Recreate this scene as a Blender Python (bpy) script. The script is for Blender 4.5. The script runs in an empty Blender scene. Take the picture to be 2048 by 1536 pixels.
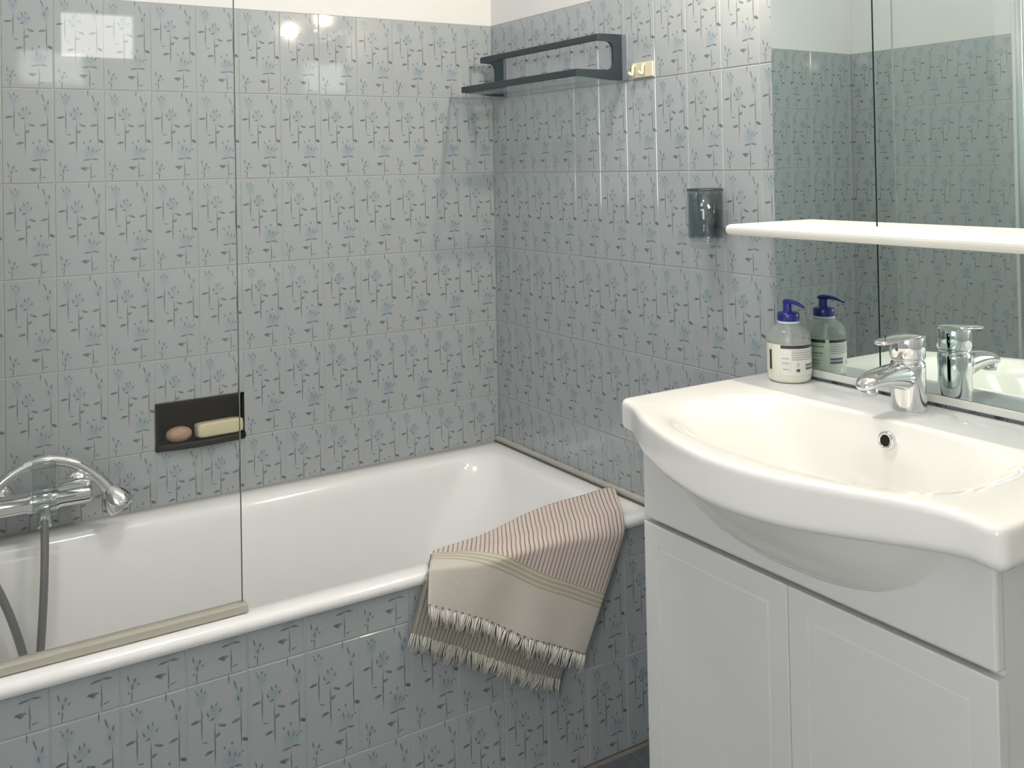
import bpy, bmesh, math, random
from mathutils import Vector, Matrix
random.seed(7)
scn = bpy.context.scene
COL = scn.collection
PI = math.pi

# ------------------------------------------------------------------ camera
F, CX, CY = 1951.269, 1024.0, 302.32          # focal length and principal point, px of 2048x1536
YAW, PITCH, ROLL = 0.56334, 0.01660, -0.01965
CAM = Vector((-1.3743, -2.2705, 1.2132))
fw = Vector((math.sin(YAW)*math.cos(PITCH), math.cos(YAW)*math.cos(PITCH), math.sin(PITCH)))
r0 = Vector((math.cos(YAW), -math.sin(YAW), 0)); u0 = r0.cross(fw)
rt = r0*math.cos(ROLL) + u0*math.sin(ROLL); up = -r0*math.sin(ROLL) + u0*math.cos(ROLL)
cd = bpy.data.cameras.new('camera'); cam = bpy.data.objects.new('camera', cd); COL.objects.link(cam)
cam.matrix_world = Matrix(((rt.x, up.x, -fw.x, CAM.x), (rt.y, up.y, -fw.y, CAM.y), (rt.z, up.z, -fw.z, CAM.z), (0, 0, 0, 1)))
cd.sensor_fit = 'HORIZONTAL'; cd.sensor_width = 36.0; cd.lens = F/2048*36
cd.shift_x = 0.0; cd.shift_y = (CY-768)/2048
cd.clip_start = 0.02
scn.camera = cam
def hit(u, v, ax, val):                        # pixel -> point on the plane axis=val
    d = rt*((u-CX)/F) - up*((v-CY)/F) + fw
    t = (val-CAM[ax])/d[ax]
    return CAM + d*t

# ------------------------------------------------------------------ world, exposure, light levels
w = bpy.data.worlds.new('world'); scn.world = w; w.use_nodes = True
w.node_tree.nodes['Background'].inputs[0].default_value = (0.75, 0.83, 0.9, 1)
w.node_tree.nodes['Background'].inputs[1].default_value = 0.5
scn.view_settings.view_transform = 'Standard'; scn.view_settings.look = 'None'
scn.view_settings.gamma = 1.0; scn.view_settings.exposure = 0.17
scn.view_settings.use_curve_mapping = False
BULB = 1750.0          # mirror lamp bulbs
DOME = 38.0           # ceiling lamp
PANE = 4.0            # daylight in the little frosted window
SIDE = 10.5           # glow of the fill pane added in the far left wall

# ------------------------------------------------------------------ materials
MATS = {}
def mat(name, col, rough=0.5, metal=0.0, emit=None, estr=0.0, spec=0.5, coat=0.0, sss=0.0):
    if name in MATS: return MATS[name]
    m = bpy.data.materials.new(name); m.use_nodes = True
    b = m.node_tree.nodes['Principled BSDF']
    b.inputs['Base Color'].default_value = (*col, 1); b.inputs['Roughness'].default_value = rough
    b.inputs['Metallic'].default_value = metal; b.inputs['Specular IOR Level'].default_value = spec
    b.inputs['Coat Weight'].default_value = coat; b.inputs['Coat Roughness'].default_value = 0.05
    if emit:
        b.inputs['Emission Color'].default_value = (*emit, 1); b.inputs['Emission Strength'].default_value = estr
    MATS[name] = m
    return m
class NT:
    """tiny helper to write node maths"""
    def __init__(s, m): s.t = m.node_tree; s.n = s.t.nodes; s.l = s.t.links
    def put(s, sock, v):
        if isinstance(v, bpy.types.NodeSocket): s.l.new(v, sock)
        elif v is not None: sock.default_value = v
    def math(s, op, a, b=None, c=None, clamp=False):
        n = s.n.new('ShaderNodeMath'); n.operation = op; n.use_clamp = clamp
        for i, v in enumerate((a, b, c)): s.put(n.inputs[i], v)
        return n.outputs[0]
    def mix(s, f, a, b):
        n = s.n.new('ShaderNodeMix'); n.data_type = 'RGBA'
        s.put(n.inputs[0], f); s.put(n.inputs[6], a if not isinstance(a, tuple) else (*a, 1)); s.put(n.inputs[7], b if not isinstance(b, tuple) else (*b, 1))
        return n.outputs[2]
    def noise(s, vec, scale, detail=2.0, dist=0.0):
        n = s.n.new('ShaderNodeTexNoise'); s.put(n.inputs['Vector'], vec)
        n.inputs['Scale'].default_value = scale; n.inputs['Detail'].default_value = detail; n.inputs['Distortion'].default_value = dist
        return n.outputs['Fac']
    def coord(s, which='Object'):
        return s.n.new('ShaderNodeTexCoord').outputs[which]
    def sep(s, v):
        n = s.n.new('ShaderNodeSeparateXYZ'); s.l.new(v, n.inputs[0]); return n.outputs
    def comb(s, x, y, z):
        n = s.n.new('ShaderNodeCombineXYZ')
        for i, v in enumerate((x, y, z)): s.put(n.inputs[i], v)
        return n.outputs[0]
    def bump(s, h, strength, dist, bsdf):
        n = s.n.new('ShaderNodeBump'); n.inputs['Strength'].default_value = strength; n.inputs['Distance'].default_value = dist
        s.l.new(h, n.inputs['Height']); s.l.new(n.outputs[0], bsdf.inputs['Normal'])
    def boxmask(s, x, y, x0, x1, y0, y1):
        a = s.math('MULTIPLY', s.math('GREATER_THAN', x, x0), s.math('LESS_THAN', x, x1))
        b = s.math('MULTIPLY', s.math('GREATER_THAN', y, y0), s.math('LESS_THAN', y, y1))
        return s.math('MULTIPLY', a, b)

TW, TH = 0.09908, 0.2                          # tile pitch
def tile_material():
    m = mat('printed_tile', (0.45, 0.48, 0.5), 0.055, spec=0.5)
    T = NT(m); b = T.n['Principled BSDF']
    co = T.sep(T.coord('Object'))
    u = T.math('DIVIDE', co[0], TW); v = T.math('DIVIDE', co[2], TW)      # 0..1 , 0..2.02 (bottom to top)
    oi = T.n.new('ShaderNodeObjectInfo'); rnd = oi.outputs['Random']
    P0 = T.comb(u, 0.0, v)
    nz = T.n.new('ShaderNodeTexNoise'); nz.inputs['Scale'].default_value = 9.0; nz.inputs['Detail'].default_value = 2.0
    T.l.new(P0, nz.inputs['Vector'])
    vm = T.n.new('ShaderNodeVectorMath'); vm.operation = 'MULTIPLY_ADD'
    T.l.new(nz.outputs['Color'], vm.inputs[0]); vm.inputs[1].default_value = (0.03, 0, 0.03)
    T.l.new(T.comb(T.math('SUBTRACT', u, 0.015), 0.0, T.math('SUBTRACT', v, 0.015)), vm.inputs[2])
    P = vm.outputs[0]
    H = TH/TW
    def ell(cx, cv, rx, rz, rot=0.0, soft=0.35):       # cv measured from the top, fraction of the height
        n = T.n.new('ShaderNodeMapping'); n.vector_type = 'TEXTURE'
        T.l.new(P, n.inputs['Vector'])
        n.inputs['Location'].default_value = (cx, 0, H*(1-cv)); n.inputs['Rotation'].default_value = (0, math.radians(-rot), 0)
        n.inputs['Scale'].default_value = (rx, 1, rz)
        L = T.n.new('ShaderNodeVectorMath'); L.operation = 'LENGTH'; T.l.new(n.outputs[0], L.inputs[0])
        k = 1/soft
        return T.math('MULTIPLY_ADD', L.outputs['Value'], -k, k, clamp=True)
    def union(lst):
        a = lst[0]
        for x in lst[1:]: a = T.math('MAXIMUM', a, x)
        return a
    def stem(cx, v0, v1): return ell(cx, (v0+v1)/2, 0.014, H*(v1-v0)/2, 0, 0.4)
    stems = union([stem(.235, .17, .49), stem(.445, .30, .74), stem(.875, .24, .655), stem(.725, .76, 1.01), stem(.68, -.03, .075), stem(.165, .9, 1.0),
                   ell(.29, .487, .06, .012, -15), ell(.90, .647, .03, .012, -35), ell(.79, .935, .06, .012, 18)])
    leaves = union([ell(.14, .30, .095, .028, 6), ell(.56, .385, .085, .028, -16), ell(.49, .452, .055, .034, 24), ell(.345, .575, .09, .03, 14),
                    ell(.79, .385, .085, .03, 12), ell(.945, .558, .075, .034, -24), ell(.60, .845, .10, .03, 2), ell(.60, .853, .05, .055, 0),
                    ell(.66, .755, .11, .020, 8), ell(.81, .752, .09, .02, -12)])
    buds = union([ell(.17, .085, .018, .038, 20), ell(.235, .06, .016, .04, 0), ell(.29, .085, .016, .035, -20), ell(.14, .055, .013, .024, 30),
                  ell(.40, .215, .016, .05, 12), ell(.335, .27, .016, .05, 22), ell(.47, .205, .014, .04, -6), ell(.54, .262, .016, .04, -28), ell(.40, .315, .05, .018, 18),
                  ell(.78, .085, .018, .065, 14), ell(.89, .145, .02, .05, -14), ell(.84, .21, .014, .05, 4), ell(.80, .115, .013, .05, 10),
                  ell(.60, .575, .016, .036, 16), ell(.725, .555, .022, .036, -6), ell(.68, .63, .014, .06, 8), ell(.77, .65, .014, .05, -10), ell(.84, .665, .014, .05, -26),
                  ell(.115, .80, .016, .07, 10), ell(.215, .828, .022, .045, -14), ell(.175, .875, .016, .05, -10), ell(.12, .915, .02, .025, 20), ell(.27, .862, .014, .03, -40)])
    bloom = union([ell(.235, .125, .12, .17, 0, .8), ell(.44, .265, .15, .16, 0, .8), ell(.85, .2, .10, .2, 0, .8), ell(.72, .675, .19, .21, 0, .8), ell(.18, .86, .09, .12, 0, .9)])
    hatch = T.noise(T.comb(T.math('MULTIPLY', u, 3.2), 0.0, v), 14.0, 3.0)
    fade = T.noise(P0, 6.0, 2.0)
    base = T.mix(T.noise(P0, 0.7, 1.0), (0.345, 0.372, 0.386), (0.375, 0.397, 0.406))
    base = T.mix(T.math('MULTIPLY', rnd, 0.16), base, (0.325, 0.385, 0.392))
    # blooms washed in between bluish green and violet blue, tile by tile
    r2 = T.math('FRACT', T.math('MULTIPLY', rnd, 7.31))
    bc = T.mix(r2, (0.190, 0.305, 0.325), (0.220, 0.285, 0.355))
    bf = T.math('MULTIPLY', bloom, T.math('MULTIPLY_ADD', hatch, 1.7, -0.20, clamp=True))
    bf = T.math('MULTIPLY', bf, T.math('MULTIPLY_ADD', T.math('FRACT', T.math('MULTIPLY', rnd, 3.7)), 0.6, 0.48))
    c = T.mix(bf, base, bc)
    lf = T.math('MULTIPLY', leaves, T.math('MULTIPLY_ADD', fade, 1.4, 0.05, clamp=True))
    c = T.mix(lf, c, (0.110, 0.128, 0.138))
    c = T.mix(T.math('MULTIPLY', buds, T.math('MULTIPLY_ADD', hatch, 1.3, 0.1, clamp=True)), c, (0.095, 0.13, 0.15))
    c = T.mix(T.math('MULTIPLY', stems, 0.85), c, (0.125, 0.14, 0.15))
    T.l.new(c, b.inputs['Base Color'])
    T.bump(T.noise(T.coord('Object'), 16.0, 1.0), 0.06, 0.004, b)
    return m
M_TILE = tile_material()
def grained(name, c1, c2, scale, rough, bump=0.0, bd=0.001, spec=0.5):
    m = mat(name, c1, rough, spec=spec); T = NT(m); b = T.n['Principled BSDF']
    n = T.noise(T.coord('Object'), scale, 4.0)
    T.l.new(T.mix(n, c1, c2), b.inputs['Base Color'])
    if bump: T.bump(n, bump, bd, b)
    return m
M_GROUT = grained('grout', (0.50, 0.50, 0.47), (0.42, 0.42, 0.40), 60, 0.85)
M_PAINT = grained('white_paint', (0.71, 0.71, 0.70), (0.68, 0.68, 0.67), 8, 0.8, 0.15, 0.002)
M_CERAMIC = mat('white_ceramic', (0.80, 0.795, 0.76), 0.10, coat=0.3)
M_ENAMEL = mat('white_enamel', (0.80, 0.80, 0.80), 0.12, coat=0.25)
M_LACQ = grained('white_lacquer', (0.70, 0.70, 0.69), (0.67, 0.67, 0.66), 30, 0.38)
M_CHROME = mat('chrome', (0.78, 0.79, 0.8), 0.06, 1.0)
M_STEEL = mat('brushed_steel', (0.55, 0.56, 0.57), 0.28, 1.0)
M_DARK = mat('dark_plastic', (0.022, 0.035, 0.044), 0.32)
M_GREYP = mat('grey_plastic', (0.22, 0.24, 0.27), 0.45)
M_BLACK = grained('black_ceramic', (0.010, 0.009, 0.008), (0.020, 0.016, 0.012), 40, 0.45, spec=0.2)
M_CREAMP = mat('cream_plastic', (0.62, 0.58, 0.42), 0.4)
M_TRIM = mat('white_trim', (0.74, 0.735, 0.68), 0.35)
M_BEIGE = grained('beige_sealant', (0.46, 0.45, 0.40), (0.38, 0.37, 0.33), 50, 0.5)
M_GAPSHADE = mat('gap_shade', (0.10, 0.10, 0.095), 0.7)  # shade colour for the gap below the tub edge strip
M_MIRROR = mat('mirror_silver', (0.77, 0.865, 0.85), 0.0, 1.0)
M_EDGE = mat('mirror_edge', (0.05, 0.10, 0.09), 0.3)
M_BLUE = mat('navy_plastic', (0.012, 0.015, 0.16), 0.3)
M_HOSE = mat('grey_hose', (0.20, 0.205, 0.205), 0.42, 0.35)
M_SLATE = grained('slate_floor', (0.045, 0.055, 0.062), (0.12, 0.13, 0.135), 45, 0.45, 0.3)
M_FGROUT = mat('floor_grout', (0.17, 0.165, 0.15), 0.9)
def glassy(name, tint, rough=0.02, ior=1.45, boost=1.0):
    m = bpy.data.materials.new(name); m.use_nodes = True; T = NT(m); T.n.remove(T.n['Principled BSDF'])
    tr = T.n.new('ShaderNodeBsdfTransparent'); tr.inputs[0].default_value = (*tint, 1)
    gl = T.n.new('ShaderNodeBsdfGlossy'); gl.inputs['Roughness'].default_value = rough; gl.inputs[0].default_value = (1, 1, 1, 1)
    fr = T.n.new('ShaderNodeFresnel'); bk = T.n.new('ShaderNodeNewGeometry').outputs['Backfacing']   # same reflectance from both faces of the pane
    T.l.new(T.math('MULTIPLY_ADD', bk, 1/ior-ior, ior), fr.inputs[0])
    mx = T.n.new('ShaderNodeMixShader'); T.l.new(T.math('MULTIPLY', fr.outputs[0], boost), mx.inputs[0])
    T.l.new(tr.outputs[0], mx.inputs[1]); T.l.new(gl.outputs[0], mx.inputs[2])
    T.l.new(mx.outputs[0], T.n['Material Output'].inputs[0])
    return m
M_GLASS = glassy('clear_glass', (0.993, 0.997, 0.996))
M_GEDGE = mat('glass_edge', (0.26, 0.31, 0.30), 0.25)
M_SMOKE = glassy('smoked_glass', (0.76, 0.80, 0.815), 0.05)
M_TUMBL = glassy('tumbler_glass', (0.92, 0.94, 0.945), 0.02, 1.5, 1.2)
M_ACRYL = glassy('clear_acrylic', (0.80, 0.84, 0.84), 0.05, 1.5, 1.6)

# ------------------------------------------------------------------ mesh helpers
def mk(name, bm, m, parent=None, smooth=False, loc=None, rotz=0.0):
    me = bpy.data.meshes.new(name); bmesh.ops.recalc_face_normals(bm, faces=bm.faces[:]); bm.to_mesh(me); bm.free()
    if smooth:
        for p in me.polygons: p.use_smooth = True
    for mm in (m if isinstance(m, (list, tuple)) else [m]): me.materials.append(mm)
    return link(name, me, parent, loc, rotz)
def link(name, me, parent=None, loc=None, rotz=0.0):
    o = bpy.data.objects.new(name, me); COL.objects.link(o)
    if loc is not None: o.location = loc
    o.rotation_euler.z = rotz
    if parent is not None:
        o.parent = parent
        o.matrix_parent_inverse = Matrix.LocRotScale(parent.location, parent.rotation_euler, parent.scale).inverted()
    return o
def thing(name, label, cat, loc=(0, 0, 0), group=None):
    o = bpy.data.objects.new(name, None); COL.objects.link(o); o.location = loc; o.empty_display_size = 0.05
    return tag(o, label, cat, group)
def tag(o, label, cat, group=None):
    o['label'] = label; o['category'] = cat
    if group: o['group'] = group
    return o
def struct(o, label=None, cat=None):
    o['kind'] = 'structure'
    if label: o['label'] = label
    if cat: o['category'] = cat
    return o
def box(bm, x0, x1, y0, y1, z0, z1, bev=0.0, seg=2):
    x0, x1 = sorted((x0, x1)); y0, y1 = sorted((y0, y1)); z0, z1 = sorted((z0, z1))
    b2 = bmesh.new(); bmesh.ops.create_cube(b2, size=1.0)
    for v in b2.verts: v.co = Vector((x0+(v.co.x+.5)*(x1-x0), y0+(v.co.y+.5)*(y1-y0), z0+(v.co.z+.5)*(z1-z0)))
    if bev: bmesh.ops.bevel(b2, geom=b2.edges[:], offset=bev, segments=seg, affect='EDGES', profile=0.5)
    me = bpy.data.meshes.new('t'); b2.to_mesh(me); b2.free(); bm.from_mesh(me); bpy.data.meshes.remove(me)
    return bm
def B(*a, **k): return box(bmesh.new(), *a, **k)
def rings(bm, rs, cap0=True, cap1=True, closed=True):
    vs = [[bm.verts.new(p) for p in r] for r in rs]
    n = len(vs[0])
    for a, b in zip(vs[:-1], vs[1:]):
        for i in range(n if closed else n-1):
            bm.faces.new((a[i], a[(i+1) % n], b[(i+1) % n], b[i]))
    if cap0: bm.faces.new(vs[0])
    if cap1: bm.faces.new(vs[-1])
    return vs
def lathe(prof, c=(0, 0, 0), axis=Vector((0, 0, 1)), n=32, bm=None, cap=True):
    """prof: (radius, height) along axis"""
    bm = bm or bmesh.new(); axis = Vector(axis).normalized(); c = Vector(c)
    a = axis.orthogonal().normalized(); b = axis.cross(a)
    rs = [[c + axis*h + (a*math.cos(2*PI*i/n) + b*math.sin(2*PI*i/n))*max(r, 1e-5) for i in range(n)] for r, h in prof]
    rings(bm, rs, cap, cap); return bm
def catmull(pts, k=8):
    pts = [Vector(p) for p in pts]; P = [2*pts[0]-pts[1]] + pts + [2*pts[-1]-pts[-2]]; out = []
    for i in range(1, len(P)-2):
        for j in range(k):
            t = j/k; a, b, c, d = P[i-1:i+3]
            out.append(0.5*((2*b)+(c-a)*t+(2*a-5*b+4*c-d)*t*t+(3*b-a-3*c+d)*t**3))
    out.append(pts[-1]); return out
def tube(pts, rad, n=14, bm=None, k=8, flat=1.0, sidev=None):
    """rad: number or list per control point; flat squashes along the second axis"""
    bm = bm or bmesh.new(); m = len(pts)
    path = catmull(pts, k) if k else [Vector(p) for p in pts]
    if isinstance(rad, (int, float)): rr = [rad]*len(path)
    else:
        rr = []
        for i in range(len(path)):
            f = i/(len(path)-1)*(m-1); j = min(int(f), m-2); t = f-j; rr.append(rad[j]*(1-t)+rad[j+1]*t)
    rs = []; prev = Vector(sidev) if sidev else None
    for i, p in enumerate(path):
        tg = (path[min(i+1, len(path)-1)]-path[max(i-1, 0)]).normalized()
        a = prev - tg*prev.dot(tg) if prev is not None else tg.orthogonal()
        a.normalize(); b = tg.cross(a); prev = a
        rs.append([p + (a*math.cos(2*PI*q/n) + b*flat*math.sin(2*PI*q/n))*rr[i] for q in range(n)])
    rings(bm, rs); return bm
def lerp(a, b, t): return a+(b-a)*t
def interp(pts, x):
    for (x0, y0), (x1, y1) in zip(pts[:-1], pts[1:]):
        if x <= x1: return lerp(y0, y1, max(0, (x-x0)/(x1-x0)))
    return pts[-1][1]

# ------------------------------------------------------------------ the room
ZT = 1.5986           # top of the tiles
ZC = 2.35             # ceiling
TUBZ, TUBY = 0.475, -0.654
XL = -1.5             # tub alcove end wall
ND = (-0.8915, -0.6935, 0.5995, 0.7015)          # niche of the soap dish in the back wall (x0,x1,z0,z1)
# tile faces lie on y=0 (back wall), x=0 (right wall), x=-1.5 (left stub); backing 5.2 mm behind
G = 0.0014            # grout recess is in front of the backing
bm = bmesh.new()
yb0, yb1 = 0.0016, 0.12
for x0, x1, z0, z1 in ((XL-0.12, ND[0], 0, ZT), (ND[1], 0.12, 0, ZT), (ND[0], ND[1], 0, ND[2]), (ND[0], ND[1], ND[3], ZT)):
    box(bm, x0, x1, yb0, yb1, z0, z1)
wall_back = struct(mk('wall_back', bm, M_GROUT))
struct(mk('wall_plaster', B(XL-0.12, 0.12, 0.0006, 0.12, ZT, ZC), M_PAINT, wall_back))
wall_right = struct(mk('wall_right', B(0.0016, 0.12, 0.0, -3.1, 0, ZT), M_GROUT))
struct(mk('wall_plaster', B(0.0006, 0.12, 0.0, -3.1, ZT, ZC), M_PAINT, wall_right))
wall_left = struct(mk('wall_left', B(XL-0.10, XL-0.0016, 0.0, -0.60, 0, ZT), M_GROUT))
struct(mk('wall_plaster', B(XL-0.10, XL-0.0006, 0.0, -0.60, ZT, ZC), M_PAINT, wall_left))
struct(mk('trim_1', B(XL-0.11, XL+0.012, -0.592, -0.70, 0, ZC, bev=0.003), M_LACQ))
struct(mk('wall_left_return', B(-2.5, XL-0.10, -0.58, -0.70, 0, ZC), M_PAINT))
sy0, sy1, sz0, sz1 = -2.95, -2.20, 1.0, 1.85             # glowing pane added out of view to brighten the cabinet front
bm = bmesh.new()
for y0, y1, z0, z1 in ((-0.6, sy1, 0, ZC), (sy0, -3.1, 0, ZC), (sy1, sy0, 0, sz0), (sy1, sy0, sz1, ZC)):
    box(bm, -2.6, -2.5, y0, y1, z0, z1)
struct(mk('wall_left_far', bm, M_PAINT))
fp = struct(mk('fill_pane', B(-2.54, -2.534, sy0, sy1, sz0, sz1), mat('side_fill', (0.8, 0.85, 0.9), 0.5, emit=(.97, .985, .98), estr=SIDE)))
bm = bmesh.new()
for y0, y1, z0, z1 in ((sy0-.04, sy0, sz0-.04, sz1+.04), (sy1, sy1+.04, sz0-.04, sz1+.04), (sy0, sy1, sz0-.04, sz0), (sy0, sy1, sz1, sz1+.04)):
    box(bm, -2.5, -2.485, y0, y1, z0, z1)
mk('pane_frame', bm, M_LACQ, fp)  # surround of the added fill pane
WY = -3.0
wx0, wx1, wz0, wz1 = -0.842, -0.580, 1.668, 1.838           # little frosted window, seen only mirrored in the shower glass
bm = bmesh.new()
for x0, x1, z0, z1 in ((-2.5, wx0, 0, ZC), (wx1, 0.0, 0, ZC), (wx0, wx1, 0, wz0), (wx0, wx1, wz1, ZC)):
    box(bm, x0, x1, WY, WY-0.1, z0, z1)
struct(mk('wall_front', bm, M_PAINT))
wn = struct(mk('window_1', B(wx0, wx1, WY-0.03, WY-0.036, wz0, wz1), mat('frosted_daylight', (0.8, 0.85, 0.9), 0.5, emit=(1.0, 0.96, 0.93), estr=PANE)))
bm = bmesh.new()
for x0, x1, z0, z1 in ((wx0-.03, wx0, wz0-.03, wz1+.03), (wx1, wx1+.03, wz0-.03, wz1+.03), (wx0, wx1, wz0-.03, wz0), (wx0, wx1, wz1, wz1+.03)):
    box(bm, x0, x1, WY+0.012, WY, z0, z1)
mk('pane_frame', bm, M_LACQ, wn)
struct(mk('ceiling', B(-2.6, 0.12, 0.12, -3.1, ZC, ZC+0.1), M_PAINT))
floor = struct(mk('floor', B(-2.6, 0.12, 0.12, -3.1, -0.1, -0.002), M_FGROUT))

# ------------------------------------------------------------------ tiles, one object each, mesh shared between alike cuts
TCACHE = {}
def tile_mesh(x0, x1, z0, z1):
    key = tuple(round(q, 4) for q in (x0, x1, z0, z1))
    if key in TCACHE: return TCACHE[key]
    g, d, b = 0.0009, 0.0055, 0.0011
    X0, X1, Z0, Z1 = x0+g, x1-g, z0+g, z1-g
    bm = bmesh.new()
    back = [bm.verts.new((x, d, z)) for x, z in ((X0, Z0), (X1, Z0), (X1, Z1), (X0, Z1))]
    mid = [bm.verts.new((x, b, z)) for x, z in ((X0, Z0), (X1, Z0), (X1, Z1), (X0, Z1))]
    fr = [bm.verts.new((x, 0, z)) for x, z in ((X0+b, Z0+b), (X1-b, Z0+b), (X1-b, Z1-b), (X0+b, Z1-b))]
    for a, c in ((back, mid), (mid, fr)):
        for i in range(4): bm.faces.new((a[i], a[(i+1) % 4], c[(i+1) % 4], c[i]))
    bm.faces.new(fr)
    bmesh.ops.recalc_face_normals(bm, faces=bm.faces[:])
    me = bpy.data.meshes.new('tile'); bm.to_mesh(me); bm.free(); me.materials.append(M_TILE)
    # make sure the front looks towards -y
    if me.polygons[-1].normal.y > 0: me.flip_normals()
    TCACHE[key] = me; return me
rt_ = random.Random(3)
def put_tile(parent, x0, x1, z0, z1, origin, rot):
    """cell-local cut (x0..x1, z0..z1) of a tile whose full cell has its lower left corner at origin"""
    if x1-x0 < 0.006 or z1-z0 < 0.006: return
    o = link('tile', tile_mesh(x0, x1, z0, z1), parent, origin, rot)
    o.rotation_euler.x = 0
    o.rotation_euler.z = rot + rt_.gauss(0, 0.0016)
    return o
# back wall: columns counted from the corner, rows from the top
for j in range(16):
    xa, xb = -(j+1)*TW, -j*TW
    c0 = max(0.0, XL - xa)
    for k in range(6):
        z0 = ZT-(k+1)*TH; zl = max(0.0, TUBZ-0.004 - z0)
        if k == 4 and j in (7, 8): zl = ND[3]-z0
        put_tile(wall_back, c0, TW, zl, TH, (xa, 0, z0), 0.0)
# right wall: first column cut in the corner
A0 = 0.0796
for j in range(18):
    ya = -(A0+(j-1)*TW); yb = ya-TW
    c0 = max(0.0, ya) if ya > 0 else 0.0
    for k in range(8):
        z0 = ZT-(k+1)*TH; zl = 0.0
        if yb > TUBY-0.03: zl = max(0.0, TUBZ+0.006 - z0)
        put_tile(wall_right, c0, TW, max(zl, -z0 if z0 < 0 else 0.0), TH, (0, ya, z0), -PI/2)
# alcove end wall, seen in the mirror
for j in range(6):
    ya = -(j+1)*TW
    for k in range(6):
        z0 = ZT-(k+1)*TH
        put_tile(wall_left, 0.0 if j < 5 else 0.004, TW, max(0.0, TUBZ-0.004-z0), TH, (XL, ya, z0), PI/2)
# floor
fm = bmesh.new(); box(fm, 0.001, 0.099, 0.001, 0.099, -0.008, 0.0, bev=0.0015, seg=1)
fme = bpy.data.meshes.new('floor_tile'); fm.to_mesh(fme); fm.free(); fme.materials.append(M_SLATE)
for i in range(15):
    for j in range(16):
        link('floor_tile', fme, floor, (-1.5+i*0.1, -0.665-(j+1)*0.1+0.03*0, 0.0))

# ------------------------------------------------------------------ tiled bath panel
panel = thing('bathtub_surround', 'blue-grey flower-printed tile panel boxing in the front of the bathtub', 'surround', (-0.75, TUBY, 0))
mk('panel_core', B(XL+0.002, -0.002, TUBY+0.0016, TUBY+0.045, 0, 0.452), M_GROUT, panel)
AX, AZ = -1.1866, 0.3922
for j in range(-4, 13):
    xa = AX+j*TW
    for k in range(3):
        z0 = AZ-k*TH
        zlo = max(0.0, 0.001-z0); zhi = 0.4535-z0 if k == 0 else TH
        c0, c1 = max(0.0, XL+0.003-xa), min(TW, -0.003-xa)
        if c1-c0 > 0.006: put_tile(panel, c0, c1, zlo, zhi, (xa, TUBY, z0), 0.0)

# ------------------------------------------------------------------ bathtub
def rrect(x0, x1, y0, y1, r, z, n=10):
    out = []
    for cx, cy, a in ((x1-r, y1-r, 0), (x0+r, y1-r, PI/2), (x0+r, y0+r, PI), (x1-r, y0+r, 1.5*PI)):
        for i in range(n+1):
            t = a + i/n*PI/2
            out.append(Vector((cx+r*math.cos(t), cy+r*math.sin(t), z)))
    return out
tub = thing('bathtub', 'long white enamel bathtub between the tiled walls', 'bathtub', (-0.75, -0.33, 0))
X0, X1, Y0, Y1 = XL+0.001, -0.001, TUBY-0.007, -0.001
rs = []
for ins, z, r in ((0.004, 0.4535, .010), (0, .457, .012), (0, .466, .012), (.003, .4725, .013), (.009, .4755, .015), (.030, .4752, .04), (.045, .4738, .055),
                  (.054, .470, .07), (.060, .462, .08), (.066, .44, .09), (.076, .36, .10), (.088, .26, .11), (.102, .17, .13), (.125, .125, .14), (.16, .107, .14), (.21, .102, .11)):
    dp = max(0, (.455-z)/.35)                    # the right end leans back, the long walls flare
    rs.append(rrect(X0+ins*1.25+.05*dp, X1-ins*1.2-.11*dp**1.1, Y0+ins+.03*dp, Y1-ins*1.1-.018*dp, min(.19, r*(1+.9*min(1, dp*2))), z))
bm = bmesh.new(); rings(bm, rs, cap0=False)
ob = mk('tub_shell', bm, M_ENAMEL, tub, smooth=True)
mk('drain', lathe([(0.0, 0), (.032, 0), (.034, .002), (.03, .004), (.012, .003), (.0, .003)], (-1.2, -.33, .1025)), M_CHROME, tub, True)
# plastic edge strip where the tub meets the right wall, the dark strip under it paints in the shadow gap
tr2 = struct(mk('trim_2', B(-0.013, 0.0, 0.0, TUBY, TUBZ+0.003, TUBZ+0.0135, bev=0.002), M_BEIGE))
mk('shade_strip', B(-0.0165, 0.0, 0.0, TUBY, TUBZ-0.0015, TUBZ+0.003), M_GAPSHADE, tr2)
struct(mk('trim_3', B(XL, -0.013, -0.0045, 0.0, TUBZ-0.002, TUBZ+0.002), mat('grey_sealant', (0.33, 0.33, 0.31), 0.6)))

# ------------------------------------------------------------------ glass shower screen
scr = thing('shower_screen', 'frameless clear glass shower screen standing on the bathtub rim', 'shower screen', (-1.19, -0.62, TUBZ))
GX = -0.8862
mk('glass_pane', B(XL+0.004, GX-0.0009, -0.6175, -0.6225, 0.4885, 1.95), M_GLASS, scr)
mk('pane_edge', B(GX-0.0009, GX, -0.6175, -0.6225, 0.4885, 1.95), M_GEDGE, scr)
mk('seal_strip', B(XL+0.004, GX+0.006, -0.610, -0.634, 0.4765, 0.4905, bev=0.002), mat('beige_seal', (0.40, 0.385, 0.325), 0.4), scr)
mk('wall_profile', B(XL, XL+0.02, -0.608, -0.632, 0.478, 1.95, bev=0.002), M_STEEL, scr)

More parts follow.
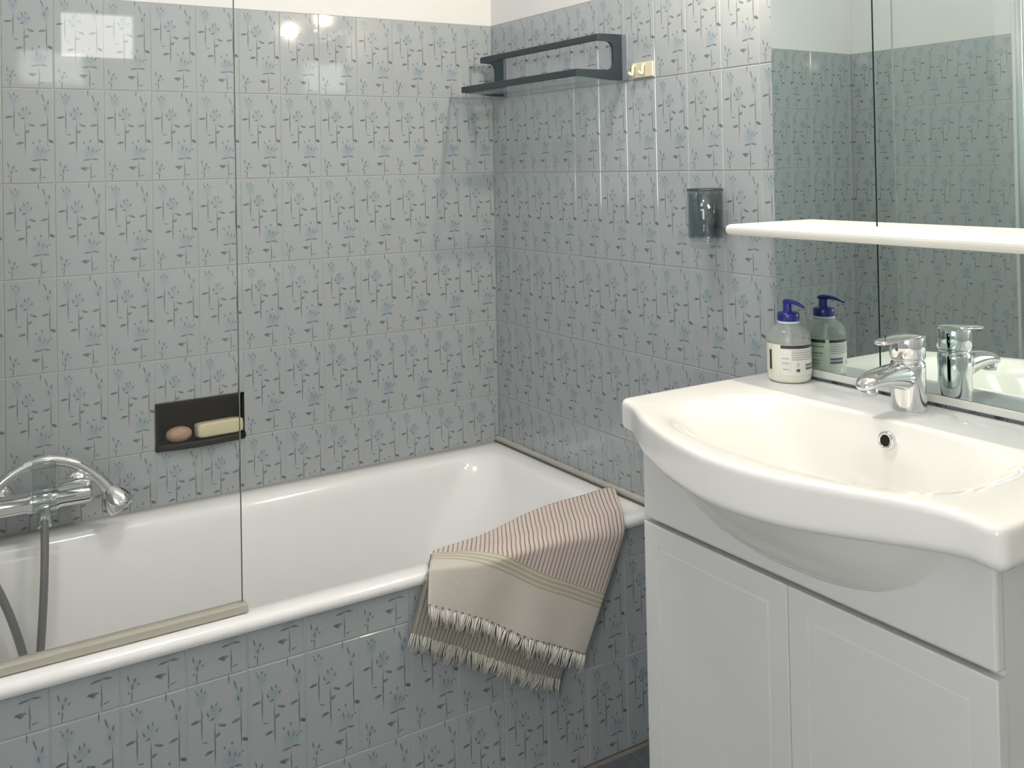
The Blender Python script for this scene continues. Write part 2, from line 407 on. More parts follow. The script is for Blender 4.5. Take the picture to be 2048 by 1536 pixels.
# ------------------------------------------------------------------ soap dish niche and soaps
dish = thing('soap_dish', 'black ceramic soap dish set into the tiled wall above the tub', 'soap dish', ((ND[0]+ND[1])/2, 0, ND[2]))
x0, x1, z0, z1 = ND
D_ = 0.055
bm = bmesh.new()
box(bm, x0, x1, D_, D_+.004, z0, z1); box(bm, x0, x0+.005, -.003, D_, z0, z1); box(bm, x1-.005, x1, -.003, D_, z0, z1)
box(bm, x0, x1, -.003, D_, z1-.005, z1)
mk('recess', bm, M_BLACK, dish)
pts = []
for i in range(33):
    t = i/32; x = lerp(x0, x1+.003, t)
    f = -.004 - .014*math.sin(PI*min(1, max(0, t)))**.6
    pts.append((x, f))
bm = bmesh.new()
rs = []
for ins, z in ((.004, z0-.004), (0, z0+.001), (0, z0+.008), (.004, z0+.012), (.008, z0+.008)):
    rs.append([Vector((x, f+ins, z)) for x, f in pts] + [Vector((x1+.003, D_, z)), Vector((x0, D_, z))])
rings(bm, rs); mk('tray', bm, M_BLACK, dish, True)
def soap(name, label, c, sx, sy, sz, e, rz, m, tilt=0.0):
    bm = bmesh.new(); n, k = 36, 14; rs = []
    for j in range(k+1):
        ph = -PI/2 + PI*j/k; r = []
        for i in range(n):
            t = 2*PI*i/n
            sp = lambda a, ex: math.copysign(abs(a)**ex, a)
            q = sp(math.cos(ph), e)
            r.append(Vector((sx*q*sp(math.cos(t), e), sy*q*sp(math.sin(t), e), sz*sp(math.sin(ph), e))))
        rs.append(r)
    rings(bm, rs, True, True); bmesh.ops.remove_doubles(bm, verts=bm.verts, dist=1e-5)
    o = mk(name, bm, m, None, True, c); o.rotation_euler = (tilt, 0, rz)
    return tag(o, label, 'soap')
soap('soap_bar', 'cream rectangular bar of soap lying in the black dish', (-.750, .006, z0+.0290), .0535, .020, .0165, .30, 0.05, grained('cream_soap', (.58, .54, .37), (.52, .47, .30), 30, .45), -.12)
soap('soap_bar', 'brownish-pink oval soap at the end of the black dish', (-.840, .004, z0+.0275), .0285, .020, .0172, 0.95, -0.05, grained('brown_soap', (.40, .27, .19), (.33, .21, .14), 35, .5), -.2)

# ------------------------------------------------------------------ bath mixer, hand shower and hose
mx = thing('bath_mixer', 'chrome wall mixer tap over the bathtub, behind the shower glass', 'tap', (-1.128, -0.06, 0.556))
MZ, MY = 0.556, -0.070
mk('body', lathe([(.006, -.106), (.019, -.103), (.021, -.098), (.021, -.030), (.024, -.026), (.024, .026), (.021, .030), (.021, .086), (.019, .091), (.006, .094)], (-1.128, MY, MZ), (1, 0, 0)), M_CHROME, mx, True)
for dx in (-.075, .075):
    mk('wall_rosette', lathe([(.03, .0), (.03, .004), (.022, .010), (.015, .012), (.015, .06)], (-1.128+dx, 0, MZ), (0, -1, 0)), M_CHROME, mx, True)
mk('spout', tube([(-1.128, MY, MZ-.005), (-1.128, MY-.008, MZ-.020), (-1.128, MY-.022, MZ-.032), (-1.128, MY-.030, MZ-.045)], [.016, .015, .014, .013], 16), M_CHROME, mx, True)
mk('cradle', B(-1.151, -1.107, MY-.046, MY-.022, MZ-.020, MZ+.088, bev=.005), M_ACRYL, mx, True)
mk('lever', tube([(-1.106, MY-.01, MZ+.030), (-1.07, MY-.03, MZ+.034), (-1.045, MY-.045, MZ+.031)], [.012, .010, .008], 14, flat=.55, sidev=(0, 1, .3)), M_CHROME, mx, True)
hs = thing('hand_shower', 'chrome hand shower lying across the mixer with its grey hose looping into the tub', 'hand shower', (-1.128, -0.085, 0.63))
HY = -0.088
mk('handle', tube([(-1.270, HY, .548), (-1.235, HY, .582), (-1.185, HY, .622), (-1.130, HY, .640), (-1.075, HY, .627), (-1.030, HY, .592), (-1.004, HY-.004, .560)], [.012, .012, .0115, .0105, .0105, .0115, .013], 16), M_CHROME, hs, True)
ax = Vector((.52, -.18, -.84))
mk('spray_head', lathe([(.010, -.014), (.015, -.006), (.021, .004), (.0265, .018), (.0285, .030), (.0285, .038), (.026, .041), (.0, .042)], (-1.002, HY-.004, .556), ax), M_CHROME, hs, True)
mk('hose', tube([(-1.128, -.098, .545), (-1.130, -.115, .47), (-1.135, -.13, .38), (-1.143, -.14, .28), (-1.149, -.145, .22), (-1.157, -.145, .197), (-1.165, -.14, .22), (-1.172, -.138, .28), (-1.195, -.13, .365), (-1.225, -.115, .44), (-1.262, -.095, .52), (-1.272, HY, .548)], .0078, 12), M_HOSE, hs, True)
mk('hose_nut', lathe([(.011, 0), (.011, .022), (.008, .026)], (-1.128, -.097, .548), (0, -.1, -1), 8), M_CHROME, hs)

# ------------------------------------------------------------------ dark wall rack above the tub
rk = thing('wall_rack', 'dark blue-grey bathroom rack with two rails on the tiled wall near the corner', 'rack', (0, -0.31, 1.40))
def bracket(y):
    # C-shaped side plate: profile in (x,z), x away from the wall
    out = [(0, 1.402), (-.030, 1.402), (-.127, 1.4095), (-.129, 1.4235), (-.060, 1.4245)]
    for i in range(7):
        t = i/6*PI/2; out.append((-.046+.018*math.sin(t), 1.4425-.018*math.cos(t)))
    for i in range(7):
        t = i/6*PI/2; out.append((-.046+.018*math.cos(t), 1.470+.018*math.sin(t)))
    out += [(-.068, 1.488), (-.070, 1.5035), (-.030, 1.5045), (0, 1.5045)]
    bm = bmesh.new()
    rings(bm, [[Vector((x, y+dy, z)) for x, z in out] for dy in (-.004, .004)])
    return bm
for y in (-.564, -.062):
    mk('side_bracket', bracket(y), M_DARK, rk)
    mk('wall_plate', B(-.004, 0, y-.021, y-.003, 1.4005, 1.5045, bev=.001), M_GREYP, rk)
mk('upper_rail', B(-.0725, -.066, -.060, -.569, 1.488, 1.5035, bev=.0015), M_DARK, rk)
mk('front_rail', B(-.1305, -.124, -.060, -.569, 1.4085, 1.4245, bev=.0015), M_DARK, rk)
mk('glass_shelf', B(-.124, -.004, -.068, -.558, 1.4055, 1.4100), glassy('shelf_glass', (.88, .93, .92)), rk)

# ------------------------------------------------------------------ hook plate
hk = thing('hook_plate', 'small cream plastic plate with two hooks beside the dark rack', 'hook', (0, -.635, 1.418))
mk('plate', B(-.005, 0, -.601, -.671, 1.4025, 1.4355, bev=.0015), M_CREAMP, hk)
for y in (-.612, -.645):
    mk('hook', tube([(-.005, y, 1.430), (-.010, y, 1.4265), (-.011, y, 1.416), (-.014, y-.001, 1.4095), (-.021, y-.002, 1.4105), (-.023, y-.002, 1.416)], [.0034, .0034, .0034, .0036, .0034, .003], 8, k=4), M_CREAMP, hk, True)

# ------------------------------------------------------------------ toothbrush tumbler in a smoked holder
th = thing('tumbler_holder', 'smoked grey tumbler holder on the tiled wall left of the white shelf', 'tumbler', (-.045, -.868, 1.05))
cy_, cx_ = -.866, -.046
mk('holder', lathe([(.0335, .018), (.0345, .020), (.0345, .112), (.0335, .113), (.032, .112), (.032, .020)], (cx_, cy_, 1.0505), n=40, cap=False), M_SMOKE, th, True)
mk('holder_rim', lathe([(.0350, .110), (.0352, .1135), (.0335, .1145), (.0325, .113)], (cx_, cy_, 1.0505), n=40, cap=False), M_DARK, th, True)
mk('tumbler', lathe([(.026, -.001), (.030, .001), (.031, .006), (.0315, .030), (.0317, .105), (.0305, .105), (.0295, .030), (.028, .012), (.0, .010)], (cx_, cy_, 1.0505), n=40), M_TUMBL, th, True)
mk('wall_bracket', B(-.014, 0, cy_-.014, cy_+.014, 1.085, 1.125, bev=.002), M_GREYP, th)

# ------------------------------------------------------------------ mirror, rail, shelf, mirror lamp
MX = -0.0065
mir = thing('wall_mirror', 'wide unframed wall mirror in two panes above the washbasin', 'mirror', (0, -1.345, .848))
for y0, y1 in ((-1.0087, -1.2278), (-1.2310, -1.682)):
    p = mk('mirror_pane', B(MX, -.0012, y0, y1, .8475, 1.70), M_EDGE, mir)
    p.data.materials.append(M_MIRROR)
    for q in p.data.vertices: q.co.x -= .003*(1.70-q.co.z)          # hung a touch out of plumb
    for f in p.data.polygons:
        if f.normal.x < -.9: f.material_index = 1
mk('backing_strip', B(-.0045, -.0008, -1.2278, -1.2310, .8475, 1.70), mat('black_gap', (.006, .012, .011), .6), mir)
rail = tag(mk('mirror_rail', B(-.0125, 0, -1.004, -1.684, .8345, .8470, bev=.0012), M_TRIM), 'narrow cream rail along the foot of the mirror behind the basin', 'rail')
sh = thing('mirror_shelf', 'long cream-white shelf with rounded edge across the mirror', 'shelf', (0, -1.345, 1.085))
prof = []
for i in range(9):
    t = PI/2 + i/8*PI
    prof.append((-.113+.0075*math.cos(t), 1.0945+.0095*math.sin(t)))
prof += [(MX, 1.086), (MX, 1.104)]
bm = bmesh.new(); rs = []
for y, s in ((-.9955, .78), (-.9975, .9), (-1.002, 1), (-1.684, 1), (-1.6885, .9), (-1.6905, .78)):
    rs.append([Vector((x, y, 1.095+(z-1.095)*s)) for x, z in prof])
rings(bm, rs); mk('board', bm, M_TRIM, sh)
for y in (-1.09, -1.60):
    mk('shelf_clip', B(-.03, MX, y-.012, y+.012, 1.076, 1.0865, bev=.002), M_CHROME, sh)
lamp = thing('mirror_lamp', 'chrome lamp bar with two globe bulbs above the mirror', 'lamp', (0, -1.205, 1.76))
mk('lamp_bar', B(-.022, 0, -.95, -1.46, 1.735, 1.785, bev=.004), M_CHROME, lamp)
M_BULB = mat('lit_bulb', (1, 1, 1), .4, emit=(1.0, .86, .66), estr=BULB)
for y in (-1.025, -1.385):
    mk('lamp_socket', lathe([(.018, 0), (.020, .01), (.016, .045), (.0, .047)], (-.02, y, 1.76), (-1, 0, 0)), M_CHROME, lamp, True)
    mk('bulb', lathe([(.012*math.sin(PI*i/12), -.012*math.cos(PI*i/12)) for i in range(13)], (-.079, y, 1.76), (-1, 0, 0), 24), M_BULB, lamp, True)
cl = thing('ceiling_lamp', 'round opal glass ceiling lamp', 'lamp', (-.75, -1.0, ZC))
mk('lamp_base', lathe([(.15, 0), (.15, -.02), (.0, -.02)], (-.75, -1.0, ZC)), M_TRIM, cl)
mk('lamp_dome', lathe([(.145, -.02), (.142, -.04), (.12, -.065), (.08, -.082), (.03, -.09), (.0, -.091)], (-.75, -1.0, ZC), n=40), mat('opal_glass', (1, 1, 1), .4, emit=(.95, .965, 1.0), estr=DOME), cl, True)

# ------------------------------------------------------------------ vanity cabinet
ZK = 0.832            # basin top
van = thing('vanity_cabinet', 'white lacquered vanity cabinet with two doors under the washbasin', 'cabinet', (-.18, -1.339, 0))
yl, yr, xf = -1.0405, -1.6378, -.3600
bm = bmesh.new()
box(bm, -.343, -.004, yl-.002, yl-.018, .0, .784); box(bm, -.343, -.004, yr+.002, yr+.018, .0, .784)
box(bm, -.343, -.004, yl-.018, yr+.018, .08, .098); box(bm, -.012, -.004, yl-.018, yr+.018, .098, .60)
box(bm, -.315, -.300, yl-.018, yr+.018, 0, .08)
mk('carcass', bm, M_LACQ, van)
mk('fascia', B(xf, -.343, yl, yr, .6475, .786, bev=.004), M_LACQ, van)
def door(ya, yb, name='door'):
    z0, z1 = .085, .6405
    bm = bmesh.new(); ya, yb = sorted((ya, yb))
    def ring(ins, x): return [Vector((x, y, z)) for y, z in ((ya+ins, z0+ins), (yb-ins, z0+ins), (yb-ins, z1-ins), (ya+ins, z1-ins))]
    rs = [ring(0, -.343), ring(0, xf+.0016), ring(.0006, xf+.0005), ring(.0018, xf), ring(.0315, xf), ring(.0328, xf+.0024), ring(.0352, xf+.0024), ring(.0372, xf+.0002)]
    rings(bm, rs)
    return mk(name, bm, M_LACQ, van)
door(yl, -1.3384); door(-1.3396, yr)

# ------------------------------------------------------------------ washbasin (semi-recessed, bulging front)
wb = thing('washbasin', 'white ceramic washbasin with bowed front set on the vanity', 'washbasin', (-.2, -1.343, ZK))
front = [(-1.0026, -.3780), (-1.020, -.3800), (-1.046, -.3880), (-1.0665, -.3980), (-1.0865, -.4090), (-1.120, -.4270), (-1.1605, -.4440), (-1.2175, -.4640), (-1.288, -.4810), (-1.350, -.4860),
         (-1.420, -.4780), (-1.4838, -.4570), (-1.542, -.4340), (-1.580, -.4210), (-1.6100, -.4150), (-1.634, -.4140), (-1.660, -.4180), (-1.6844, -.4220)]
fs = catmull([(a, b, 0) for a, b in front], 8)
outline = [(p.y, p.x) for p in fs]                      # (x, y) along the front, left to right
XB = -.0135
left = [(lerp(XB, -.3780, i/24), -1.0026) for i in range(24)]
right = [(lerp(-.4220, XB, (i+1)/24), -1.6844) for i in range(24)]
back = [(XB, lerp(-1.6844, -1.0026, (i+1)/61)) for i in range(60)]
OUT = left + outline + right + back
def round_corner(pts, c, r):
    n = len(pts); c = Vector(c)
    near = [(Vector(p)-c).length < r for p in pts]
    st = next(i for i in range(n) if near[i] and not near[i-1])
    pts = pts[st:] + pts[:st]; k = 0
    while (Vector(pts[k])-c).length < r: k += 1
    a, b = Vector(pts[-1]), Vector(pts[k]); out = []
    a = c+(a-c).normalized()*r; b = c+(b-c).normalized()*r
    for i in range(13):
        t = i/12; p = a*(1-t)**2 + c*2*t*(1-t) + b*t*t; out.append((p.x, p.y))
    return out + pts[k:]
for c_ in ((-.3780, -1.0026), (-.4220, -1.6844), (XB, -1.6844), (XB, -1.0026)): OUT = round_corner(OUT, c_, .020)
cxb, cyb = -.275, -1.343
def inset(pts, d):
    n = len(pts); out = []
    for i in range(n):
        a, b, c = Vector(pts[i-1]), Vector(pts[i]), Vector(pts[(i+1) % n])
        e1, e2 = (b-a), (c-b)
        n1 = Vector((-e1.y, e1.x)).normalized() if e1.length > 1e-9 else Vector((0, 0)); n2 = Vector((-e2.y, e2.x)).normalized() if e2.length > 1e-9 else n1
        nn = (n1+n2)
        if nn.length < 1e-6: nn = n1
        nn.normalize(); k = 1/max(.5, nn.dot(n1))
        out.append(b+nn*d*k)
    return out
area = sum(OUT[i-1][0]*OUT[i][1]-OUT[i][0]*OUT[i-1][1] for i in range(len(OUT)))
SG = 1 if area > 0 else -1
angs = [math.atan2((y-cyb)/.34, (x-cxb)/.24) for x, y in OUT]
def bowl_ring(cx, cy, hx_f, hx_b, hy, n, z):
    out = []
    for a in angs:
        c, s = math.cos(a), math.sin(a)
        hx = hx_b if c > 0 else hx_f
        e = n + (1.3 if c > 0 else 0.0)*min(1, abs(c)*3)
        r = (abs(c)**e + abs(s)**e)**(-1/e)
        out.append(Vector((cx+hx*c*r, cy+hy*s*r, z)))
    return out
rs = []
# underside of the bowl, from the outside bottom up to the slab
def sc(q): return q
for hf, hb, hy, z in ((.05, .05, .06, .652), (.09, .09, .13, .656), (.118, .14, .185, .668), (.138, .17, .215, .684), (.158, .185, .243, .708), (.176, .19, .266, .738), (.189, .195, .284, .765), (.196, .20, .296, .782)):
    rs.append(bowl_ring(-.245, cyb, hf, hb, hy, 2.5, z))
NB = len(rs)
for d, z in ((.026, .7825), (.011, .783), (.004, .7860), (.0012, .7895), (.0, .7940), (.0, .7975), (.0, .8215), (.0003, .8250), (.0022, .8292), (.0060, .8317), (.0115, ZK)):
    zz = z
    rs.append([Vector((p[0], p[1], z)) for p in inset(OUT, SG*d)])
# slab underside drops a little lower in the middle of the front
for r in rs[NB:NB+6]:
    for v in r:
        k = max(0, 1-abs((v.y-cyb)/.30)**2)*min(1, max(0, (-.25-v.x)/.15)); v.z -= .016*k
# bowl inside
for hx_f, hx_b, hy, cx, n, dz in ((.160, .133, .264, -.285, 2.7, .0000), (.155, .1315, .253, -.284, 2.65, .0010), (.1495, .130, .241, -.283, 2.6, .0042), (.143, .1275, .226, -.281, 2.55, .012), (.136, .123, .208, -.279, 2.5, .028),
                                  (.126, .116, .186, -.276, 2.4, .052), (.112, .106, .158, -.271, 2.3, .080), (.094, .092, .126, -.265, 2.2, .106), (.070, .072, .090, -.258, 2.1, .123), (.040, .042, .050, -.25, 2, .131), (.018, .018, .02, -.25, 2, .132)):
    rs.append(bowl_ring(cx, cyb, hx_f, hx_b, hy, n, ZK-dz))
bm = bmesh.new(); rings(bm, rs)
mk('basin', bm, M_CERAMIC, wb, True)
mk('overflow_ring', lathe([(.0085, .004), (.0085, .006), (.0125, .006), (.0138, .003), (.0138, -.004)], (-.1585, -1.352, .805), (-1, 0, .22), cap=False), M_CHROME, wb, True)
mk('overflow_hole', lathe([(0, .0040), (.009, .0040), (.009, .0), (0, 0)], (-.1585, -1.352, .805), (-1, 0, .22)), M_BLACK, wb)
mk('drain', lathe([(0, .003), (.02, .003), (.022, 0), (0, 0)], (-.25, cyb, ZK-.132)), M_CHROME, wb, True)

# ------------------------------------------------------------------ basin mixer tap
FY, FX = -1.324, -.068
tp = thing('basin_tap', 'chrome single-lever mixer tap on the washbasin', 'tap', (FX, FY, ZK))
mk('body', lathe([(.0262, 0), (.0266, .0015), (.0262, .006), (.0255, .030), (.0255, .066), (.0250, .0715), (.0228, .0735), (.0228, .0765), (.0245, .0775), (.0245, .0785), (.0, .079)], (FX, FY, ZK), n=40), M_CHROME, tp, True)
sec = [(-.066, .8815, .0235, .0225), (-.092, .8850, .0222, .0200), (-.115, .8875, .0205, .0165), (-.137, .8880, .0190, .0135), (-.155, .8865, .0180, .0112), (-.168, .8840, .0160, .0090), (-.176, .8812, .0115, .0062), (-.180, .8795, .0055, .0032)]
rs = []
for x, z, hw, hh in sec:
    rs.append([Vector((x, FY+hw*math.copysign(abs(math.cos(t))**.85, math.cos(t)), z+hh*math.copysign(abs(math.sin(t))**.85, math.sin(t)))) for t in [2*PI*i/28 for i in range(28)]])
bm = bmesh.new(); rings(bm, rs); mk('spout', bm, M_CHROME, tp, True)
mk('aerator', lathe([(.0115, 0), (.0125, .002), (.0125, .011), (.0, .011)], (-.160, FY, .8672)), M_STEEL, tp, True)
lv = mk('lever', lathe([(.0, 0), (.0250, 0), (.0262, .002), (.0262, .030), (.0250, .033), (.0, .0342)], (FX, FY, .9115), n=40), M_CHROME, tp, True)
rs = []
for x, z, hw, hh in ((-.050, .9435, .020, .003), (-.068, .9450, .0235, .0038), (-.084, .9445, .0225, .0042), (-.102, .9430, .0190, .0042), (-.120, .9410, .0160, .0040), (-.130, .9398, .0130, .0036), (-.136, .9390, .0075, .0022)):
    rs.append([Vector((x, FY+hw*math.cos(t), z+hh*math.sin(t))) for t in [2*PI*i/24 for i in range(24)]])
bm = bmesh.new(); rings(bm, rs); mk('lever_blade', bm, M_CHROME, lv, True)
mk('colour_dot', lathe([(.0, .0006), (.0028, .0006), (.0028, 0), (0, 0)], (FX-.0258, FY, .926), (-1, 0, 0), 12), mat('dot_grey', (.15, .13, .14), .4), lv)

# ------------------------------------------------------------------ lotion bottle with pump
bc = Vector((-.0550, -1.0770, ZK+.0005))
bt = thing('pump_bottle', 'clear lotion bottle with navy pump head standing on the basin corner', 'bottle', tuple(bc))
def plastic_mat():
    m = mat('lotion_bottle', (.72, .71, .62), .18); T = NT(m); b = T.n['Principled BSDF']
    z = T.sep(T.coord('Object'))[2]
    tr = T.n.new('ShaderNodeBsdfTransparent'); tr.inputs[0].default_value = (.86, .88, .87, 1)
    mx_ = T.n.new('ShaderNodeMixShader')
    f = T.math('GREATER_THAN', z, ZK+.067)
    T.l.new(T.math('MULTIPLY', f, .66), mx_.inputs[0]); T.l.new(b.outputs[0], mx_.inputs[1]); T.l.new(tr.outputs[0], mx_.inputs[2])
    T.l.new(mx_.outputs[0], T.n['Material Output'].inputs[0])
    T.l.new(T.mix(f, (.74, .73, .62), (.60, .62, .60)), b.inputs['Base Color'])
    return m
BR = .0375
mk('bottle_body', lathe([(.0, 0), (.030, 0), (.0345, .002), (.0370, .007), (.0366, .0105), (BR, .013), (BR, .070), (.0365, .078), (.033, .0865), (.027, .0925), (.0195, .0965), (.0185, .0985), (.0185, .101), (.0, .101)], bc, n=48), plastic_mat(), bt, True)
mk('collar', lathe([(.0185, .0990), (.0192, .0990), (.0192, .1035), (.0, .1035)], bc, n=32), mat('pale_blue_plastic', (.50, .55, .66), .4), bt, True)
mk('dip_tube', lathe([(.0, .003), (.0035, .003), (.0035, .099), (.0, .099)], bc, n=12), mat('dip_white', (.75, .75, .72), .4), bt, True)
mk('pump_cap', lathe([(.0, .1030), (.0183, .1030), (.0190, .1042), (.0190, .1155), (.0178, .1178), (.0098, .1190), (.0088, .1205), (.0088, .1335), (.0082, .1345), (.0, .1345)], bc, n=36), M_BLUE, bt, True)
nd = Vector((-.16, -.987, 0)); zb = bc.z
mk('nozzle', tube([bc-nd*.011+Vector((0, 0, .1345)), bc-nd*.004+Vector((0, 0, .1368)), bc+nd*.010+Vector((0, 0, .1372)), bc+nd*.026+Vector((0, 0, .1352)), bc+nd*.041+Vector((0, 0, .1305))], [.0040, .0072, .0068, .0052, .0034], 14, flat=.55, sidev=(1, 0, 0)), M_BLUE, bt, True)
def label_mat(name, items, base):
    m = mat(name, base, .35); T = NT(m); b = T.n['Principled BSDF']
    uv = T.sep(T.coord('UV')); x, y = uv[0], uv[1]; c = None
    col = base
    grit = T.noise(T.comb(T.math('MULTIPLY', x, 60), T.math('MULTIPLY', y, 14), 0.0), 12, 2)
    for x0, x1, y0, y1, cc, txt in items:
        k = T.boxmask(x, y, x0, x1, y0, y1)
        if txt:
            ln = T.math('GREATER_THAN', T.math('FRACT', T.math('MULTIPLY', y, txt)), .42)
            k = T.math('MULTIPLY', k, T.math('MULTIPLY', ln, T.math('GREATER_THAN', grit, .44)))
        c = T.mix(k, c if c is not None else base, cc)
    T.l.new(c, b.inputs['Base Color'])
    return m
def label_patch(name, a0, a1, z0, z1, m):
    bm = bmesh.new(); uvl = bm.loops.layers.uv.new('UVMap'); n = 40; vs = []
    for i in range(n+1):
        a = math.radians(lerp(a0, a1, i/n))
        vs.append([bm.verts.new((bc.x+(BR+.0003)*math.cos(a), bc.y+(BR+.0003)*math.sin(a), bc.z+z)) for z in (z0, z1)])
    for i in range(n):
        f = bm.faces.new((vs[i][0], vs[i+1][0], vs[i+1][1], vs[i][1]))
        for lp, uvv in zip(f.loops, ((i/n, 0), ((i+1)/n, 0), ((i+1)/n, 1), (i/n, 1))): lp[uvl].uv = uvv
    me = bpy.data.meshes.new(name); bm.to_mesh(me); bm.free(); me.materials.append(m)
    for p in me.polygons: p.use_smooth = True
    return link(name, me, bt)
INK = (.035, .035, .03); GR = (.30, .29, .27); DB = (.13, .14, .18)
# printed label turned to the room (u runs with the angle): black bar, three small blocks, text block, dark box
label_patch('label', 200, 308, .015, .0665, label_mat('label_front', [(0, 1, .875, .99, INK, 0), (.03, .20, .50, .60, GR, 14), (.03, .20, .34, .43, GR, 14), (.05, .20, .17, .25, GR, 14),
            (.26, .98, .50, .83, GR, 13), (.62, .98, .16, .36, DB, 0), (.62, .98, .24, .29, (.5, .5, .5), 0), (.37, .46, .11, .21, (.08, .08, .08), 0), (.38, .45, .28, .40, GR, 20), (.23, .245, .1, .48, GR, 20)], (.73, .72, .66)))
label_patch('label', 318, 534, .015, .0665, label_mat('label_back', [(0, .62, .875, .99, INK, 0), (.02, .30, .66, .84, (.2, .2, .19), 9), (.03, .27, .42, .55, (.2, .2, .19), 9), (.06, .20, .08, .30, GR, 10), (.945, .99, .14, .80, INK, 0)], (.66, .66, .53)))

# ------------------------------------------------------------------ striped towel folded over the tub rim
tw = thing('towel', 'striped pink and beige fringed towel draped over the bathtub rim', 'towel', (-.36, -.66, .48))
NS, NTT = 72, 60
def towel_mat(name, under=False):
    m = mat(name, (.5, .48, .42), .95, spec=.1); T = NT(m); b = T.n['Principled BSDF']
    uv = T.sep(T.coord('UV')); s, t = uv[0], uv[1]       # s across 0..1, t metres from the hem
    N = 44.0
    ph = T.math('FRACT', T.math('MULTIPLY', s, N))
    alt = T.math('FRACT', T.math('MULTIPLY', T.math('FLOOR', T.math('MULTIPLY', s, N)), .381))
    line = T.math('LESS_THAN', ph, .30)
    big = T.noise(T.comb(T.math('MULTIPLY', s, .5), t, 0.0), 9, 2)
    warm = T.mix(big, (.64, .53, .515), (.66, .61, .54))
    lc = T.mix(alt, (.17, .105, .115), (.30, .20, .20))
    stripes = T.mix(T.math('MULTIPLY', line, .9), warm, lc)
    weave = T.noise(T.comb(T.math('MULTIPLY', s, 260), T.math('MULTIPLY', t, 500), 0.0), 1.0, 2)
    beige = T.mix(T.noise(T.comb(s, T.math('MULTIPLY', t, 2), 0.0), 4, 2), (.60, .585, .545), (.62, .585, .51))
    band_lines = T.math('LESS_THAN', T.math('FRACT', T.math('MULTIPLY', t, 115)), .45)
    band = T.mix(band_lines, (.44, .41, .32), (.60, .57, .47))
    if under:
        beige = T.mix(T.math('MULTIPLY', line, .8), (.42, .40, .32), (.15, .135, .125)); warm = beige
    c = T.mix(T.math('GREATER_THAN', t, .092), beige, band)
    c = T.mix(T.math('GREATER_THAN', t, .120), c, stripes)
    if not under:
        st = T.math('MULTIPLY', T.boxmask(s, t, 0, 1, .0015, .0045), T.math('LESS_THAN', T.math('FRACT', T.math('MULTIPLY', s, 26)), .4))
        c = T.mix(st, c, (.20, .19, .17))
    T.l.new(T.mix(T.math('MULTIPLY', weave, .35), c, (.30, .28, .25)), b.inputs['Base Color'])
    h = T.math('MULTIPLY_ADD', line, -.6, weave)
    T.bump(h, .8, .0016, b)
    b.inputs['Sheen Weight'].default_value = .25
    return m
def vpt(u, v, ax, val): return hit(u, v, ax, val)
def curve_of(pts, s, key):
    return interp([(a, key(p)) for a, p in pts], s)
def smooth_curve(pts, n=NS):
    c = catmull(pts, 12); L = [0]
    for a, b in zip(c[:-1], c[1:]): L.append(L[-1]+(b-a).length)
    out = []
    for i in range(n+1):
        d = L[-1]*i/n
        for k in range(len(c)-1):
            if L[k+1] >= d-1e-9:
                t = (d-L[k])/max(1e-9, L[k+1]-L[k]); out.append(c[k].lerp(c[k+1], min(1, max(0, t)))); break
    return out
ZR = .4865
def layer(T_, E_, H_, wob, seed, kz):
    """rows of points from the fold (T) over the rim edge (E) down to the hem (H)"""
    rows = []
    rr = random.Random(seed)
    for i in range(NS+1):
        a, e, h = T_[i], E_[i], H_[i]
        flat_n = 22
        tk = (-.648-a.y)/(e.y-a.y); kx = lerp(a.x, e.x, tk); 
        K1 = Vector((kx, -.648, kz)); K2 = Vector((lerp(kx, e.x, .7), -.666, kz-.006))
        seq = [(0, a), (.70, K1), (.86, K2), (1, e)]
        pts = []
        for j in range(flat_n):
            q = j/flat_n
            for (q0, p0), (q1, p1) in zip(seq[:-1], seq[1:]):
                if q <= q1: pts.append(p0.lerp(p1, (q-q0)/(q1-q0))); break
        # soft sag between the rim and the fold, rounded edge over the rim
        for j, p in enumerate(pts):
            q = j/flat_n
            p.z += -.004*math.sin(PI*min(1, q/.7))*min(1, (a-e).length/.12)
        m = NTT-flat_n
        for j in range(m+1):
            q = j/m; p = e.lerp(h, q)
            pts.append(p)
        rows.append(pts)
    # smooth along the drape
    for _ in range(3):
        for r in rows:
            c = [p.copy() for p in r]
            for j in range(1, len(r)-1): r[j] = (c[j-1]+c[j]*2+c[j+1])/4
    for i, r in enumerate(rows):
        s = i/NS
        for j, p in enumerate(r):
            q = j/NTT
            amp = wob*max(0, (q-.30))*1.4
            p.y += -amp*(math.sin(s*9+seed)+.5*math.sin(s*19+2*seed))*.5
            p.z += .002*math.sin(s*11+seed)*(1-q)
    return rows
def cloth(name, rows, m, thick):
    bm = bmesh.new(); uvl = bm.loops.layers.uv.new('UVMap')
    tl = []
    for r in rows:
        L = [0]
        for a, b in zip(r[::-1][:-1], r[::-1][1:]): L.append(L[-1]+(b-a).length)
        tl.append(L[::-1])
    V = [[bm.verts.new(p) for p in r] for r in rows]
    for i in range(NS):
        for j in range(NTT):
            f = bm.faces.new((V[i][j], V[i+1][j], V[i+1][j+1], V[i][j+1]))
            for lp, (a, c) in zip(f.loops, ((i, j), (i+1, j), (i+1, j+1), (i, j+1))): lp[uvl].uv = (a/NS, tl[a][c])
    me = bpy.data.meshes.new(name); bm.to_mesh(me); bm.free(); me.materials.append(m)
    for p in me.polygons: p.use_smooth = True
    o = link(name, me, tw)
    md = o.modifiers.new('thick', 'SOLIDIFY'); md.thickness = thick; md.offset = 0
    return o
HYU, HYL = -.690, -.672
Tc = smooth_curve([hit(866, 1104, 2, ZR+.006), hit(950, 1074, 2, ZR+.006), hit(1050, 1029, 2, ZR+.010), hit(1150, 994, 2, ZR+.010), hit(1212, 975, 2, ZR+.008), hit(1230, 976, 2, ZR+.007)])
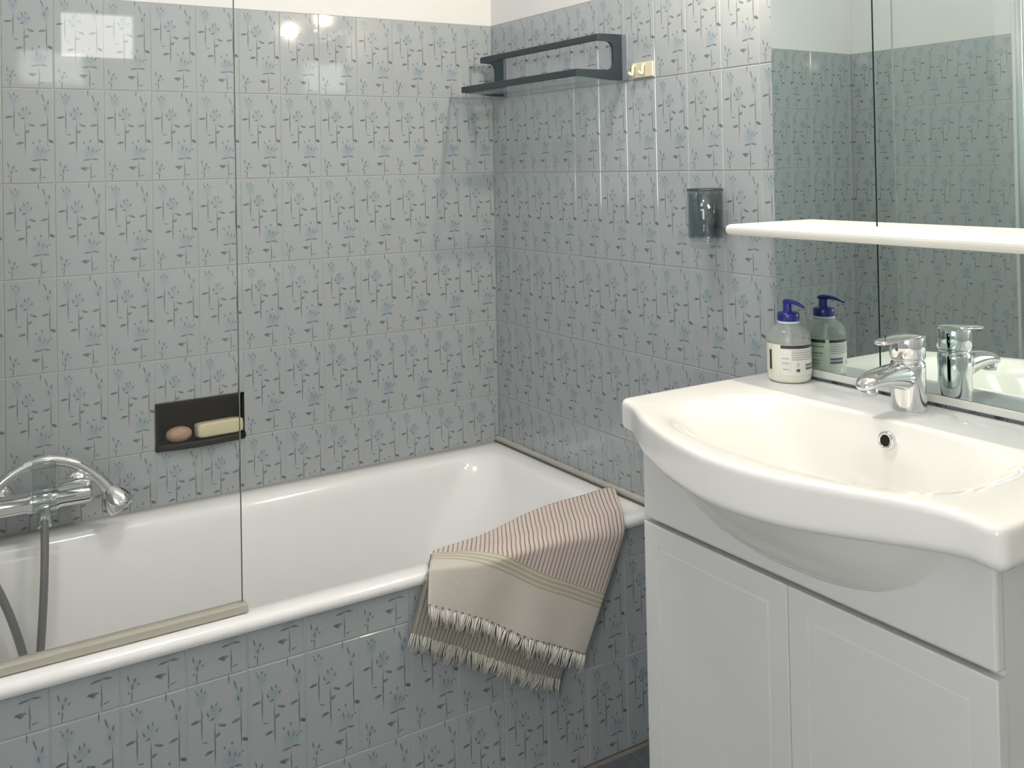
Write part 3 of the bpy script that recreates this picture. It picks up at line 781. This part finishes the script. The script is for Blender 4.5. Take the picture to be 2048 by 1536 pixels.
Ec = smooth_curve([hit(858, 1140, 1, -.674), hit(960, 1128, 1, -.680), hit(1060, 1100, 1, -.682), hit(1160, 1075, 1, -.682), hit(1235, 1066, 1, -.682), hit(1251, 1062, 1, -.680)])
Hc = smooth_curve([hit(853, 1211, 1, HYU), hit(960, 1240, 1, HYU), hit(1040, 1273, 1, HYU), hit(1105, 1292, 1, HYU), hit(1172, 1313, 1, HYU)])
up_rows = layer(Tc, Ec, Hc, .010, 1.3, .4905)
M_TOW = towel_mat('towel_weave'); M_TOWU = towel_mat('towel_underside', True)
cloth('upper_layer', up_rows, M_TOW, .0022)
Tl = [p + Vector((-.004, .004, -.0075)) for p in Tc]
El = smooth_curve([hit(854, 1142, 1, -.668), hit(960, 1130, 1, -.671), hit(1060, 1104, 1, -.672), hit(1150, 1082, 1, -.672), hit(1225, 1074, 1, -.672)])
Hl = smooth_curve([hit(822, 1268, 1, HYL), hit(900, 1290, 1, HYL), hit(1000, 1322, 1, HYL), hit(1060, 1343, 1, HYL), hit(1122, 1362, 1, HYL)])
lo_rows = layer(Tl, El, Hl, .004, 2.1, .4835)
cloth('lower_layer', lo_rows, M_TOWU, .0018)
def fringe(name, rows, length, seed, m, n=100):
    rr = random.Random(seed); bm = bmesh.new()
    for i in range(n):
        s = (i+.5)/n*NS; k = min(int(s), NS-1); f = s-k
        a = rows[k][-1].lerp(rows[k+1][-1], f); b = rows[k][-4].lerp(rows[k+1][-4], f)
        d = (a-b).normalized()*.8+Vector((0, 0, -.45)); d.normalize()
        clump = math.sin(i*.75+seed)*.16+math.sin(i*.21)*.10
        L = length*(1+rr.uniform(-.16, .14)+math.sin(i*.33)*.06); sd = (rows[k+1][-1]-rows[k][-1]).normalized()
        for q in range(2):
            off = sd*rr.uniform(-.0011, .0011)+Vector((0, rr.uniform(-.0014, .0010), 0))
            p0 = a+off-d*.002; p1 = p0+d*L*.5+sd*L*.5*(clump+rr.uniform(-.10, .10)); p2 = p0+d*L*(1+rr.uniform(-.08, .08))+sd*L*(clump*1.4+rr.uniform(-.16, .16))
            tube([p0, p1, p2], [.0012, .0011, .0007], 4, bm, k=0)
    o = mk(name, bm, m, tw, True); o['kind'] = 'stuff'; return o
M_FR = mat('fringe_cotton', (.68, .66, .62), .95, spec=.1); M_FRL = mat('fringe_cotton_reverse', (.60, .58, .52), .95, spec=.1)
fringe('fringe', up_rows, .030, 1.0, M_FR)
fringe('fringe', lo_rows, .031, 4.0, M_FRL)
bpy.context.view_layer.update()
